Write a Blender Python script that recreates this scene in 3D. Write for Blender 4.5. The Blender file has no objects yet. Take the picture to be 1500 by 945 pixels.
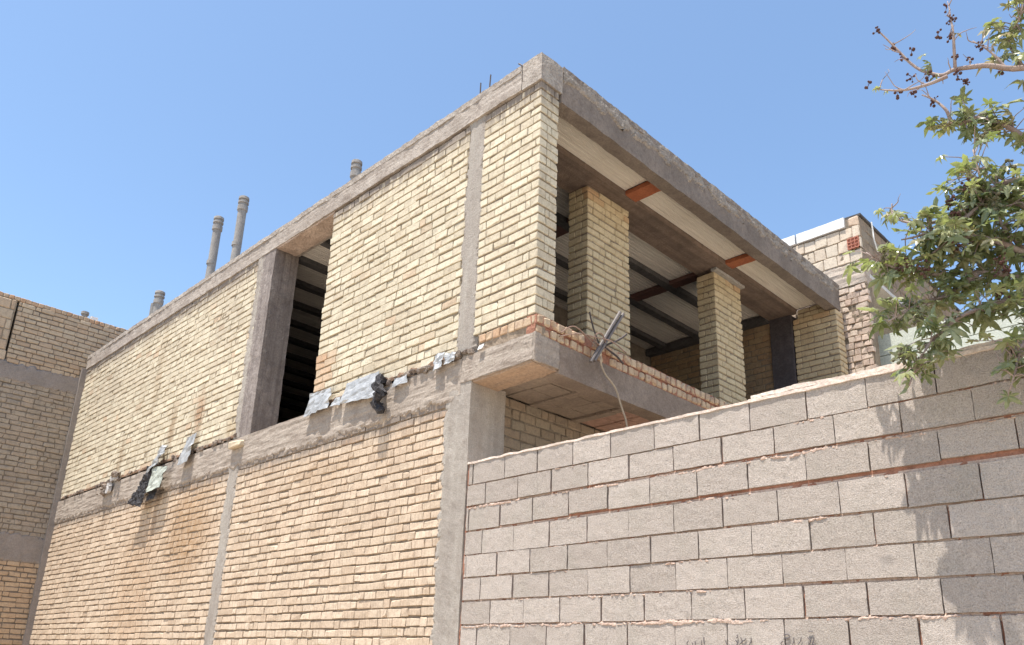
import bpy, math, random
from mathutils import Vector, Matrix, noise
random.seed(7)
RU = random.uniform
H = 1.6                      # eye height: builder z values are measured from eye level
S = bpy.context.scene
COL = S.collection

# ------------------------------------------------------------------ node helpers
class NT:
    def __init__(self, name):
        self.m = bpy.data.materials.new(name); self.m.use_nodes = True
        self.t = self.m.node_tree; self.t.nodes.clear()
        self.out = self.t.nodes.new('ShaderNodeOutputMaterial')
    def n(self, ty, ins=None, **at):
        nd = self.t.nodes.new('ShaderNode' + ty)
        for k, v in at.items(): setattr(nd, k, v)
        for k, v in (ins or {}).items():
            s = nd.inputs[k]
            if isinstance(v, bpy.types.NodeSocket): self.t.links.new(v, s)
            elif isinstance(v, tuple) and len(v) == 3 and s.type == 'RGBA': s.default_value = (*v, 1)
            else: s.default_value = v
        return nd
    def pos(self):
        if not hasattr(self, '_p'): self._p = self.n('NewGeometry').outputs['Position']
        return self._p
    def noise(self, scale, detail=4, rough=.6, stretch=None, dist=0):
        v = self.pos()
        if stretch: v = self.n('Mapping', {'Vector': v, 'Scale': stretch}).outputs[0]
        return self.n('TexNoise', {'Vector': v, 'Scale': scale, 'Detail': detail, 'Roughness': rough, 'Distortion': dist}).outputs['Fac']
    def rng(self, v, a, b, c=0., d=1.):
        return self.n('MapRange', {0: v, 1: a, 2: b, 3: c, 4: d}).outputs[0]
    def math(self, op, a, b=0.):
        return self.n('Math', {0: a, 1: b}, operation=op).outputs[0]
    def mix(self, f, a, b, mode='MIX'):
        return self.n('Mix', {0: f, 6: a, 7: b}, data_type='RGBA', blend_type=mode).outputs[2]
    def attr(self, name): return self.n('Attribute', attribute_name=name).outputs['Fac']
    def bump(self, h, dist, strength=1., normal=None):
        d = {'Height': h, 'Distance': dist, 'Strength': strength}
        if normal: d['Normal'] = normal
        return self.n('Bump', d).outputs[0]
    def bsdf(self, color, rough=.9, normal=None, metal=0., spec=.25, **k):
        d = {'Base Color': color, 'Roughness': rough, 'Metallic': metal, 'Specular IOR Level': spec}
        if normal: d['Normal'] = normal
        d.update(k)
        b = self.n('BsdfPrincipled', d)
        self.t.links.new(b.outputs[0], self.out.inputs[0]); return self.m

def spot(n, c, sc):          # 1 at centre of an elliptical patch, 0 outside
    v = n.n('VectorMath', {0: n.pos(), 1: (c[0], c[1], c[2] + H)}, operation='SUBTRACT').outputs[0]
    v = n.n('VectorMath', {0: v, 1: (1/sc[0], 1/sc[1], 1/sc[2])}, operation='MULTIPLY').outputs[0]
    l = n.n('VectorMath', {0: v}, operation='LENGTH').outputs['Value']
    return n.rng(l, .35, 1., 1., 0.)

def brick_mat(name, ca, cb, orange=(.43, .2, .09), dirt=(.13, .105, .085), dirt_amt=.5, stri=0., stains_streaks=(), band=None, nscale=1.2):
    n = NT(name)
    c = n.mix(n.attr('tint'), ca, cb)
    c = n.mix(n.attr('hue'), c, orange)
    fine = n.noise(55, 5, .7); mid = n.noise(13, 5, .65); big = n.noise(nscale, 5, .62)
    c = n.mix(1., c, n.mix(n.rng(fine, .3, .7), (.8, .79, .77), (1.1, 1.1, 1.1)), 'MULTIPLY')
    c = n.mix(n.rng(mid, .49, .7, 0, dirt_amt * 1.1), c, dirt)
    c = n.mix(n.rng(big, .5, .75, 0, dirt_amt * .7), c, dirt)
    strk = n.noise(1., 4, .6, (5, 5, .35))
    c = n.mix(n.rng(strk, .56, .78, 0, dirt_amt * .8), c, dirt)
    for ctr, sc, colr, amt in stains_streaks:
        f = n.math('MULTIPLY', spot(n, ctr, sc), n.rng(mid, .3, .62, .35, 1.))
        c = n.mix(n.math('MULTIPLY', f, amt), c, colr)
    if band:                 # cement splashes just below a beam
        z = n.n('SeparateXYZ', {0: n.pos()}).outputs[2]
        f = n.rng(z, band[0] + H, band[1] + H, 0., 1.)
        ns = n.noise(1., 5, .7, (14, 14, 2.5))
        f = n.math('MULTIPLY', f, n.rng(n.math('ADD', ns, n.math('MULTIPLY', f, .12)), .47, .58))
        c = n.mix(f, c, (.2, .165, .14))
    ctr = n.noise(26, 4, .7)
    c = n.mix(n.rng(ctr, .6, .7, 0, .45), c, dirt)
    h = n.math('ADD', n.math('MULTIPLY', fine, .6), mid)
    if stri:
        s = n.noise(1., 3, .65, (52, 52, 5))
        c = n.mix(n.rng(s, .5, .68, 0, stri), c, dirt)
        h = n.math('ADD', h, n.math('MULTIPLY', s, 1.1))
    return n.bsdf(c, .92, n.bump(h, .006, .8))

def rough_mat(name, ca, cb, dirt=None, scale=2.5, grain=60, gd=.006, amt=.6, stretch=None, rough=.92, board=None, specks=None, spec=.2, bd=.4):
    n = NT(name)
    big = n.noise(scale, 6, .65, stretch); mid = n.noise(scale * 5, 5, .65); fine = n.noise(grain, 4, .7)
    c = n.mix(n.rng(big, .35, .65), ca, cb)
    c = n.mix(1., c, n.mix(n.rng(fine, .3, .7), (.74, .73, .72), (1.16, 1.16, 1.16)), 'MULTIPLY')
    if dirt: c = n.mix(n.rng(mid, .5, .72, 0, amt), c, dirt)
    h = n.math('ADD', fine, mid)
    if board:
        b = n.noise(1., 2, .5, board)
        c = n.mix(n.rng(b, .42, .62, 0, bd), c, dirt or cb)
        h = n.math('ADD', h, n.math('MULTIPLY', b, bd*2.6))
    if specks:
        s = n.noise(specks[0], 2, .5)
        c = n.mix(n.rng(s, specks[1], specks[1] + .08), c, specks[2])
    return n.bsdf(c, rough, n.bump(h, gd), spec=spec)

M = {}
ST = (.21, .12, .055)
M['brick_up'] = brick_mat('yellow_brick', (.62, .555, .43), (.51, .445, .335), dirt=(.27, .22, .165), dirt_amt=.42, stri=.12, stains_streaks=[
    ((-7.05, 0, 3.5), (.16, 1, .5), ST, .75), ((-6.1, 0, 3.55), (.2, 1, .5), (.27, .13, .06), .75), ((-9.1, 0, 3.3), (.16, 1, .5), ST, .6),
    ((-4.95, 0, 3.1), (.25, 1, .3), (.3, .2, .1), .5), ((-8, 0, 4.6), (.2, 1, 1.2), (.3, .22, .14), .5), ((-3.6+2.2, 0, 3.2), (.5, 1, .3), (.36, .29, .2), .5), ((-10.5, 0, 4.9), (1.2, 1, .8), (.36, .3, .23), .45), ((-5.6, 0, 5.0), (.8, 1, .7), (.36, .3, .23), .4), ((-1.9, 0, 4.3), (.7, 1, .9), (.4, .34, .25), .4)], band=(5.36, 5.6))
M['brick_low'] = brick_mat('peach_brick', (.585, .475, .365), (.495, .39, .29), dirt=(.28, .205, .15), dirt_amt=.38, stri=.6, stains_streaks=[
    ((-5.9, 0, 1.75), (1.0, 1, 1.0), (.3, .17, .075), .75), ((-7.5, 0, 1.0), (1.1, 1, 1.4), (.36, .22, .12), .5), ((-7.15, 0, 2.0), (.16, 1, .7), (.22, .13, .075), .6),  # the tall narrow entries are dark streaks under the ledge scraps
    ((-9.3, 0, 2.2), (.13, 1, .6), (.22, .14, .09), .5), ((-2.6, 0, 2.1), (.9, 1, .25), (.3, .2, .12), .5)], band=(2.26, 2.44))
M['brick_pil'] = brick_mat('buff_brick', (.57, .475, .32), (.49, .40, .26), dirt=(.24, .185, .13), dirt_amt=.32)
M['brick_sill'] = brick_mat('sill_brick', (.52, .41, .29), (.44, .33, .23), dirt=(.2, .12, .09), dirt_amt=.5)
M['brick_left'] = brick_mat('tan_brick', (.46, .375, .28), (.39, .31, .23), dirt=(.16, .125, .1), dirt_amt=.35)
M['brick_left_gray'] = brick_mat('washed_brick', (.34, .29, .235), (.29, .245, .2), dirt=(.15, .13, .11), dirt_amt=.5)
M['brick_left_low'] = brick_mat('warm_brick', (.48, .36, .25), (.41, .3, .205), dirt=(.19, .14, .1), dirt_amt=.35, stri=.2)
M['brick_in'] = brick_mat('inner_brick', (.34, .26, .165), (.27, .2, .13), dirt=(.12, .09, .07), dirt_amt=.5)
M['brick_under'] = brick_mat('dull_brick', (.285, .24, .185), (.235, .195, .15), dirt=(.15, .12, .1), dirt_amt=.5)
M['brick_right'] = brick_mat('pale_block', (.64, .56, .46), (.57, .49, .39), dirt=(.25, .19, .15), dirt_amt=.35)
M['brick_rough'] = brick_mat('crumbling_brick', (.62, .52, .43), (.54, .44, .36), orange=(.48, .32, .25), dirt=(.2, .13, .1), dirt_amt=.6)
M['mortar_up'] = rough_mat('buff_mortar', (.36, .295, .21), (.23, .18, .125), (.1, .075, .055), 6, 60, .006)
M['mortar_low'] = rough_mat('brown_mortar', (.32, .25, .185), (.2, .15, .11), (.09, .06, .045), 6, 60, .006)
M['mortar_shade'] = rough_mat('grey_brown_mortar', (.22, .18, .14), (.15, .12, .095), (.08, .06, .05), 6, 60, .006)  # joints of the left wall, darkened in colour because it stands in shade
M['mortar'] = rough_mat('wall_mortar', (.31, .245, .18), (.2, .155, .11), (.11, .085, .065), 6, 60, .006)
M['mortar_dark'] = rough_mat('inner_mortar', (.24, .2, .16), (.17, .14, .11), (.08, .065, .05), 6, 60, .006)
M['mortar_red'] = rough_mat('red_mortar', (.37, .185, .125), (.26, .12, .08), (.12, .06, .045), 5, 60, .006)
M['mortar_pink'] = rough_mat('pink_mortar', (.52, .405, .335), (.42, .295, .235), (.26, .15, .11), 9, 70, .006)
M['mortar_cap'] = rough_mat('pale_mortar', (.66, .56, .49), (.56, .46, .39), (.4, .3, .24), 6, 70, .004, .5)
M['concrete'] = rough_mat('weathered_concrete', (.38, .325, .275), (.295, .245, .205), (.18, .14, .115), 3., 55, .005, .6, board=(1.2, 1.2, 26), bd=.25)
M['concrete_col'] = rough_mat('column_concrete', (.36, .325, .285), (.28, .245, .215), (.19, .155, .13), 2.2, 70, .005, .5, stretch=(1.6, 1.6, .35), board=(13, 13, .8), bd=.2)
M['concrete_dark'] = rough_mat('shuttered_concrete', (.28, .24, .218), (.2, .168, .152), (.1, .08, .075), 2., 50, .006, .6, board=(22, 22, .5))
M['concrete_roof'] = rough_mat('roof_beam_concrete', (.43, .38, .335), (.29, .245, .21), (.16, .125, .105), 2.8, 45, .008, .75, board=(.8, .8, 30), bd=.3)
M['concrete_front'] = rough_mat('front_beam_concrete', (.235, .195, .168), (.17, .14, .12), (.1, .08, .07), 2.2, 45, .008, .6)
M['concrete_crust'] = rough_mat('cement_crust', (.40, .355, .31), (.28, .24, .21), (.15, .12, .105), 6, 40, .01, .65)
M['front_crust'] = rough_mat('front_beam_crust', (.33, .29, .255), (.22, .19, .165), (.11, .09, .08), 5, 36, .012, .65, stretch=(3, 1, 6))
M['concrete_brown'] = rough_mat('brown_beam', (.25, .185, .15), (.18, .135, .11), (.09, .07, .06), 2., 40, .005, .6, board=(18, .6, 18))
M['slab'] = rough_mat('slab_concrete', (.29, .23, .187), (.2, .155, .125), (.15, .11, .09), 2.4, 55, .008, .6)
M['render_gray'] = rough_mat('gray_render', (.26, .225, .205), (.22, .19, .17), (.17, .145, .13), 2.5, 50, .003, .5)
M['terracotta'] = rough_mat('clay_residue', (.38, .265, .185), (.32, .235, .175), (.2, .14, .105), 3.5, 40, .006, .6, stretch=(1, 4, 4))
M['soffit'] = rough_mat('soffit_board', (.31, .25, .2), (.24, .19, .155), (.17, .125, .1), 3, 30, .003, .5)
M['soffit_pink'] = rough_mat('soffit_plaster', (.46, .29, .23), (.33, .21, .165), (.18, .11, .09), 3, 30, .004, .6)
M['plaster_brown'] = rough_mat('broken_plaster', (.47, .37, .31), (.36, .27, .22), (.2, .15, .12), 3, 40, .008, .5)
M['rust'] = rough_mat('red_oxide_steel', (.42, .15, .075), (.34, .115, .06), (.2, .075, .05), 5, 40, .002, .5, rough=.6)
M['rust_shaded'] = rough_mat('shaded_oxide_steel', (.13, .065, .055), (.09, .05, .045), (.05, .04, .04), 5, 40, .002, .5, rough=.6)  # darker copy for the inner beam lengths, their shade put into the colour
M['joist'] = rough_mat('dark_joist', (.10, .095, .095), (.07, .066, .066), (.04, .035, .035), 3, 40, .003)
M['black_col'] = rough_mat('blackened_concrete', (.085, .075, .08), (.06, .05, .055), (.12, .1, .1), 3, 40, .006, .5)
M['pipe'] = rough_mat('cement_pipe', (.31, .295, .28), (.23, .215, .205), (.15, .135, .125), 3, 50, .003, .6, stretch=(3, 3, .8))
M['rebar'] = rough_mat('rebar_steel', (.09, .075, .07), (.06, .05, .05), (.14, .07, .04), 8, 80, .001, .5, rough=.6)
M['bar'] = rough_mat('grey_bar', (.17, .145, .135), (.11, .095, .09), (.1, .08, .075), 8, 80, .001, .5, rough=.55)
M['wire'] = rough_mat('rusty_wire', (.3, .21, .17), (.2, .13, .1), None, 8, 80, .001)
M['rope'] = rough_mat('pale_cord', (.42, .35, .27), (.34, .27, .2), None, 8, 80, .001)
M['white'] = rough_mat('white_scrap', (.8, .8, .8), (.7, .7, .7), (.5, .5, .5), 8, 40, .002, .4)
M['marble'] = rough_mat('white_stone', (.78, .78, .77), (.7, .7, .7), (.52, .52, .52), 4, 30, .002, .4, rough=.5)
M['tar'] = rough_mat('tar_felt', (.05, .047, .05), (.03, .028, .03), (.17, .16, .17), 9, 60, .01, .55, rough=.75)
M['lichen'] = rough_mat('speckled_sheet', (.40, .42, .37), (.33, .35, .31), (.14, .14, .13), 9, 55, .004, .8, rough=.6)
M['soil'] = rough_mat('ground_soil', (.56, .475, .37), (.5, .42, .325), (.4, .33, .25), .6, 30, .02, .5)
M['green_paint'] = rough_mat('pale_green_render', (.56, .58, .50), (.52, .54, .465), (.4, .42, .36), 1.5, 40, .003, .4)
M['grey_paint'] = rough_mat('pale_grey_render', (.56, .55, .53), (.51, .5, .48), (.42, .4, .38), 1.5, 40, .002, .3)
M['clay'] = rough_mat('clay_tile', (.47, .2, .14), (.4, .16, .11), (.25, .1, .08), 6, 60, .002, .4)
M['ink'] = rough_mat('pencil_marks', (.12, .105, .11), (.085, .075, .08), None, 8, 80, .001)
M['board'] = rough_mat('plate_board', (.45, .43, .41), (.37, .35, .33), (.25, .23, .21), 4, 40, .004)
M['band_plaster'] = rough_mat('pale_band_plaster', (.5, .43, .36), (.42, .35, .29), (.27, .21, .17), 4, 45, .006, .6, board=(.8, .8, 22))
M['grey_scrap'] = rough_mat('grey_scrap', (.5, .48, .47), (.4, .38, .37), (.25, .22, .2), 8, 40, .003, .5)
M['bed'] = rough_mat('rusty_bed_mortar', (.24, .15, .1), (.17, .105, .07), (.09, .06, .045), 5, 60, .006)
M['debris'] = rough_mat('loose_mortar', (.3, .245, .2), (.17, .13, .11), (.07, .055, .05), 9, 45, .014, .7)
M['bark'] = rough_mat('pale_bark', (.38, .31, .28), (.26, .19, .17), (.15, .1, .09), 12, 60, .003, .6, stretch=(1, 1, 1))
M['seed'] = rough_mat('seed_capsule', (.115, .055, .045), (.075, .04, .035), (.05, .025, .03), 20, 80, .004, .5)
M['seed_green'] = rough_mat('green_capsule', (.16, .15, .085), (.12, .105, .07), (.08, .06, .05), 20, 80, .004, .5)

def panel_mat(name, ca, cb):
    n = NT(name)
    x = n.noise(1., 3, .6, (46, .8, 1)); b = n.noise(1.6, 4, .6)
    c = n.mix(n.rng(b, .35, .65), ca, cb)
    c = n.mix(n.rng(x, .5, .62, 0, .5), c, (.78, .72, .64))
    c = n.mix(n.rng(x, .28, .44, .35, 0.), c, (.24, .2, .17))
    return n.bsdf(c, .8, n.bump(x, .004))
M['panel'] = panel_mat('ceiling_board', (.73, .67, .60), (.66, .60, .53))
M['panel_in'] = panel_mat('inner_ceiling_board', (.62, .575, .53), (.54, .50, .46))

def block_mat():
    n = NT('concrete_block')
    t = n.attr('tint')
    c = n.mix(t, (.485, .42, .372), (.385, .33, .29))
    big = n.noise(3, 5, .6); mid = n.noise(22, 5, .7); fine = n.noise(120, 3, .85)
    c = n.mix(n.rng(n.noise(75, 2, .6), .62, .7, 0, .6), c, (.17, .15, .135))
    c = n.mix(n.rng(big, .48, .72, 0, .4), c, (.33, .30, .25))
    c = n.mix(n.rng(mid, .5, .75, 0, .5), c, (.27, .245, .22))
    c = n.mix(1., c, n.mix(n.rng(fine, .32, .68), (.64, .63, .62), (1.2, 1.2, 1.2)), 'MULTIPLY')
    c = n.mix(n.math('MULTIPLY', spot(n, (3.65, 0, .69), (.06, 1, .04)), .35), c, (.12, .11, .1))
    return n.bsdf(c, .95, n.bump(n.math('ADD', n.math('MULTIPLY', fine, 1.2), mid), .008))
M['block'] = block_mat()

def metal_mat():
    n = NT('galvanised_sheet')
    a = n.noise(9, 5, .6); f = n.noise(60, 3, .6)
    c = n.mix(n.rng(a, .35, .65), (.42, .42, .42), (.29, .29, .29))
    c = n.mix(n.rng(n.noise(24, 5, .7), .58, .76, 0, .6), c, (.28, .26, .24))
    return n.bsdf(c, .5, n.bump(n.math('ADD', a, n.math('MULTIPLY', f, .2)), .02), metal=.25, spec=.4)
M['metal'] = metal_mat()

def leaf_mat(name, ca, cb, dry):
    n = NT(name)
    c = n.mix(n.attr('tint'), ca, cb)
    c = n.mix(n.attr('hue'), c, dry)
    c = n.mix(n.rng(n.noise(35, 3, .6), .4, .7, 0, .35), c, (.05, .075, .02))
    p = n.n('BsdfPrincipled', {'Base Color': c, 'Roughness': .33, 'Specular IOR Level': .75})
    t = n.n('BsdfTranslucent', {'Color': n.mix(.5, c, (.28, .36, .04))})
    m = n.n('MixShader', {0: .4, 1: p.outputs[0], 2: t.outputs[0]})
    n.t.links.new(m.outputs[0], n.out.inputs[0]); return n.m
M['leaf'] = leaf_mat('lobed_leaf', (.15, .185, .085), (.37, .385, .21), (.40, .3, .18))

# ------------------------------------------------------------------ mesh helpers
class MB:
    def __init__(self): self.v = []; self.f = []; self.mi = []; self.t = []; self.h = []
    def add(self, vs, fs, mi=0, tint=.5, hue=0.):
        b = len(self.v); self.v.extend(vs)
        for f in fs: self.f.append([i + b for i in f])
        k = len(fs); self.mi += [mi] * k; self.t += [tint] * k; self.h += [hue] * k
    def build(self, name, mats, parent=None, smooth=False, mod=None):
        xs = [p[0] for p in self.v]; ys = [p[1] for p in self.v]; zs = [p[2] for p in self.v]
        o3 = Vector(((min(xs) + max(xs)) / 2, (min(ys) + max(ys)) / 2, min(zs)))
        me = bpy.data.meshes.new(name)
        me.from_pydata([(p[0] - o3[0], p[1] - o3[1], p[2] - o3[2]) for p in self.v], [], self.f)
        for m in (mats if isinstance(mats, (list, tuple)) else [mats]): me.materials.append(M[m])
        me.polygons.foreach_set('material_index', self.mi)
        for nm, d in (('tint', self.t), ('hue', self.h)):
            a = me.attributes.new(nm, 'FLOAT', 'FACE'); a.data.foreach_set('value', d)
        if smooth: me.polygons.foreach_set('use_smooth', [True] * len(self.f))
        me.update()
        o = bpy.data.objects.new(name, me); COL.objects.link(o)
        loc = o3 + Vector((0, 0, H))
        if parent: o.parent = parent; o.location = loc - world_loc(parent)
        else: o.location = loc
        if mod: m_ = o.modifiers.new('thickness', 'SOLIDIFY'); m_.thickness = mod; m_.offset = 0
        return o
def world_loc(o):
    l = o.location.copy()
    while o.parent: o = o.parent; l += o.location
    return l
def tag(o, label=None, cat=None, group=None, kind=None):
    for k, v in (('label', label), ('category', cat), ('group', group), ('kind', kind)):
        if v: o[k] = v
    return o
def thing(name, loc, label, cat, group=None):
    o = bpy.data.objects.new(name, None); COL.objects.link(o)
    o.empty_display_size = .3; o.location = (loc[0], loc[1], loc[2] + H)
    return tag(o, label, cat, group)

CH_F = [[0,1,2,3],[7,6,5,4],[8,9,10,11],[15,14,13,12],[16,17,18,19],[23,22,21,20]]
def brick(mb, c, hx, hy, hz, ax=None, ch=.006, jit=.003, mi=0, tint=.5, hue=0., chip=.06):
    """chamfered, slightly irregular block; ax = (u, v, n) axes, v up"""
    u, v, n = ax or (Vector((1,0,0)), Vector((0,0,1)), Vector((0,-1,0)))
    vs = []; idx = {}
    J = [[[Vector((RU(-jit, jit), RU(-jit, jit), RU(-jit, jit))) for _ in range(2)] for _ in range(2)] for _ in range(2)]
    for a in (0, 1):
        for b in (0, 1):
            for d in (0, 1):
                s = Vector((2*a-1, 2*b-1, 2*d-1)); j = J[a][b][d]
                cc = ch * RU(.6, 1.9)
                if random.random() < chip: cc *= RU(2, 4.)
                cc = min(cc, hx*.6, hy*.6, hz*.6)
                for k in range(3):
                    p = Vector((s[0]*(hx-(0 if k == 0 else cc)), s[1]*(hz-(0 if k == 1 else cc)), s[2]*(hy-(0 if k == 2 else cc)))) + j
                    idx[(a,b,d,k)] = len(vs)
                    w = c + u*p[0] + v*p[1] + n*p[2]
                    vs.append((w.x, w.y, w.z))
    I = idx; fs = []
    for a in (0,1):
        q = [I[(a,b,d,0)] for b,d in ((0,0),(1,0),(1,1),(0,1))]; fs.append(q if a else q[::-1])
    for b in (0,1):
        q = [I[(a,b,d,1)] for a,d in ((0,0),(0,1),(1,1),(1,0))]; fs.append(q if b else q[::-1])
    for d in (0,1):
        q = [I[(a,b,d,2)] for a,b in ((0,0),(1,0),(1,1),(0,1))]; fs.append(q if d else q[::-1])
    for b in (0,1):
        for d in (0,1): fs.append([I[(0,b,d,1)],I[(1,b,d,1)],I[(1,b,d,2)],I[(0,b,d,2)]])
    for a in (0,1):
        for d in (0,1): fs.append([I[(a,0,d,0)],I[(a,1,d,0)],I[(a,1,d,2)],I[(a,0,d,2)]])
    for a in (0,1):
        for b in (0,1): fs.append([I[(a,b,0,0)],I[(a,b,1,0)],I[(a,b,1,1)],I[(a,b,0,1)]])
    for a in (0,1):
        for b in (0,1):
            for d in (0,1): fs.append([I[(a,b,d,0)],I[(a,b,d,1)],I[(a,b,d,2)]])
    mb.add(vs, fs, mi, tint, hue)

UX, UY, UZ = Vector((1,0,0)), Vector((0,1,0)), Vector((0,0,1))
def fbm(p, o=3):
    return noise.fractal(p, 1., 2., o)
def sheet(mb, O, u, v, w, h, res, fn, mi=0):
    """grid in the u,v plane; fn(a, b, P) gives the offset along n = u x v"""
    n = u.cross(v); na = max(1, round(w/res)); nb = max(1, round(h/res))
    vs = []
    for j in range(nb+1):
        for i in range(na+1):
            a, b = w*i/na, h*j/nb; P = O + u*a + v*b
            P = P + n*fn(a, b, P); vs.append((P.x, P.y, P.z))
    fs = [[j*(na+1)+i, j*(na+1)+i+1, (j+1)*(na+1)+i+1, (j+1)*(na+1)+i] for j in range(nb) for i in range(na)]
    mb.add(vs, fs, mi)
def box(mb, a, b, mi=0, tint=.5):
    (x0,y0,z0),(x1,y1,z1) = a, b
    mb.add([(x0,y0,z0),(x1,y0,z0),(x1,y1,z0),(x0,y1,z0),(x0,y0,z1),(x1,y0,z1),(x1,y1,z1),(x0,y1,z1)],
           [[3,2,1,0],[4,5,6,7],[0,1,5,4],[1,2,6,5],[2,3,7,6],[3,0,4,7]], mi, tint)
def rough_box(mb, a, b, res=.05, amp=.008, freq=6., mi=0, seed=0, low=0., tint=.5):
    lo, hi = Vector(a), Vector(b); s = Vector((seed*7.3, seed*3.1, seed*5.7))
    def D(P):
        q = P + noise.noise_vector(P*freq + s)*amp + noise.noise_vector(P*freq*4 + s)*amp*.45
        if low: q += noise.noise_vector(P*1.3 + s)*low
        return (q.x, q.y, q.z)
    for ax in range(3):
        a1, a2 = (ax+1) % 3, (ax+2) % 3
        n1 = max(1, round((hi[a1]-lo[a1])/res)); n2 = max(1, round((hi[a2]-lo[a2])/res))
        for side in (0, 1):
            vs = []
            for j in range(n2+1):
                for i in range(n1+1):
                    P = Vector((0,0,0)); P[ax] = (lo, hi)[side][ax]
                    P[a1] = lo[a1]+(hi[a1]-lo[a1])*i/n1; P[a2] = lo[a2]+(hi[a2]-lo[a2])*j/n2
                    vs.append(D(P))
            fs = []
            for j in range(n2):
                for i in range(n1):
                    q = [j*(n1+1)+i, j*(n1+1)+i+1, (j+1)*(n1+1)+i+1, (j+1)*(n1+1)+i]
                    fs.append(q if side else q[::-1])
            mb.add(vs, fs, mi, tint)
def smooth(x): x = max(0., min(1., x)); return x*x*(3-2*x)
def ragged(mb, O, u, v, w, h, proud=.012, edge=.05, res=.022, mi=0, grow=.05, amp=.005, sides=(1,1,1,1), sink=.035, an=(9, 9, 9)):
    """cement face flush with the masonry whose outline frays over the neighbouring bricks"""
    O2 = O - u*grow*sides[0] - v*grow*sides[2]; w2 = w+grow*(sides[0]+sides[1]); h2 = h+grow*(sides[2]+sides[3])
    def fn(a, b, P):
        d = 1.
        if sides[0]: d = min(d, a)
        if sides[1]: d = min(d, w2-a)
        if sides[2]: d = min(d, b)
        if sides[3]: d = min(d, h2-b)
        d += fbm(P*9.)*edge*.8 + fbm(P*31.)*edge*.4
        k = smooth(d/edge)
        return -sink + (sink+proud)*k + amp*fbm(Vector((P.x*an[0], P.y*an[1], P.z*an[2]))) + amp*.3*noise.noise(P*47.)
    sheet(mb, O2, u, v, w2, h2, res, fn, mi)

def rows_of(h, course, wob=.006):
    n = max(1, round(h/course)); return [(h*i/n, h*(i+1)/n) for i in range(n)]
def brick_panel(mb, O, u, w, h, course=.103, lens=((.245,6),(.21,4),(.115,3)), joint=.011, back=.03, off=.004, recess=.010,
                mi=0, mm=1, hue=None, jag=(0,0), res=.035, mnoise=.011, z_tilt=.004, vj=.007, backing=.2, ch=.006, chip=.06, skip=0., tone=None, jit=.003):
    v = UZ; n = u.cross(v); L = [l for l, k in lens for _ in range(k)]
    for (b0, b1) in rows_of(h, course):
        a = -RU(0, lens[0][0]*.9) if not jag[0] else RU(-jag[0], jag[0])*.5
        end = w + (RU(-jag[1], jag[1]) if jag[1] else 0)
        first = True
        while a < end - .03:
            l = random.choice(L)*RU(.93, 1.07)
            s, e = max(a, 0. if not jag[0] else -jag[0]), min(a+l, end)
            if end - e < .05: e = end
            if e - s > .035 and random.random() >= skip:
                wv = fbm(Vector(((O.x+O.y+s)*.9, b0*2.7, O.x*.3)), 2)*.008
                cz = (b0+b1)/2 + wv + RU(-.002, .002)
                hz = (b1-b0)/2 - joint*RU(.3, .8)
                d = RU(-off, off)
                c = O + u*((s+e)/2) + v*cz + n*(d - back)
                hu = hue(O + u*((s+e)/2) + v*cz) if hue else 0.
                t = random.random()
                if tone: t = tone(t)
                tl = RU(-z_tilt, z_tilt)*2
                uu = (u + v*tl).normalized(); nn = uu.cross(v)
                brick(mb, c, (e-s)/2 - vj*RU(.1, .9), back, hz, (uu, v, n), ch, jit, mi, t, hu, chip)
            a = e if e >= end else a + l
            if e >= end: break
    sheet(mb, O, u, v, w, h, res, lambda a, b, P: -recess + mnoise*fbm(P*11.)+ .004*noise.noise(P*40), mm)
    if backing:
        A = O - n*.055; B = O + u*w + v*h - n*(.055+backing)
        box(mb, [min(A[i], B[i]) for i in range(3)], [max(A[i], B[i]) for i in range(3)], mm)

def brick_pillar(mb, x0, x1, y0, y1, z0, z1, course=.096, mi=0, mm=1, hue=None, ch=.006, th=.105, lens=(.225,.21,.23,.11), off=.004):
    for k, (b0, b1) in enumerate(rows_of(z1-z0, course)):
        z = z0+(b0+b1)/2+RU(-.002, .002); hz = (b1-b0)/2-.0085*RU(.7, 1.4); odd = k % 2
        def put(xa, xb, ya, yb):
            o = RU(-off, off)
            c = Vector(((xa+xb)/2, (ya+yb)/2, z)); hu = hue(c) if hue else 0.
            brick(mb, c, (xb-xa)/2-.003, (yb-ya)/2-.003+o*.3, hz, (UX, UZ, -UY), ch, .003, mi, random.random(), hu)
        def run(a, b):
            out = []; p = a
            while p < b-.001:
                l = random.choice(lens)*RU(.95, 1.05); e = min(p+l, b)
                if b-e < .06: e = b
                out.append((p, e)); p = e
            return out
        j = lambda: RU(-.003, .004)
        xa, xb = (x0, x1) if odd else (x0+th, x1-th)
        for s, e in run(xa, xb): put(s, e, y0+j(), y0+th)
        for s, e in run(xa, xb): put(s, e, y1-th, y1+j())
        ya, yb = (y0+th, y1-th) if odd else (y0, y1)
        if yb-ya > .03:
            for s, e in run(ya, yb): put(x1-th, x1+j(), s, e)
            for s, e in run(ya, yb): put(x0-j(), x0+th, s, e)
    m = .017
    rough_box(mb, (x0+m, y0+m, z0), (x1-m, y1-m, z1), .05, .005, 9., mm)

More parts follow.
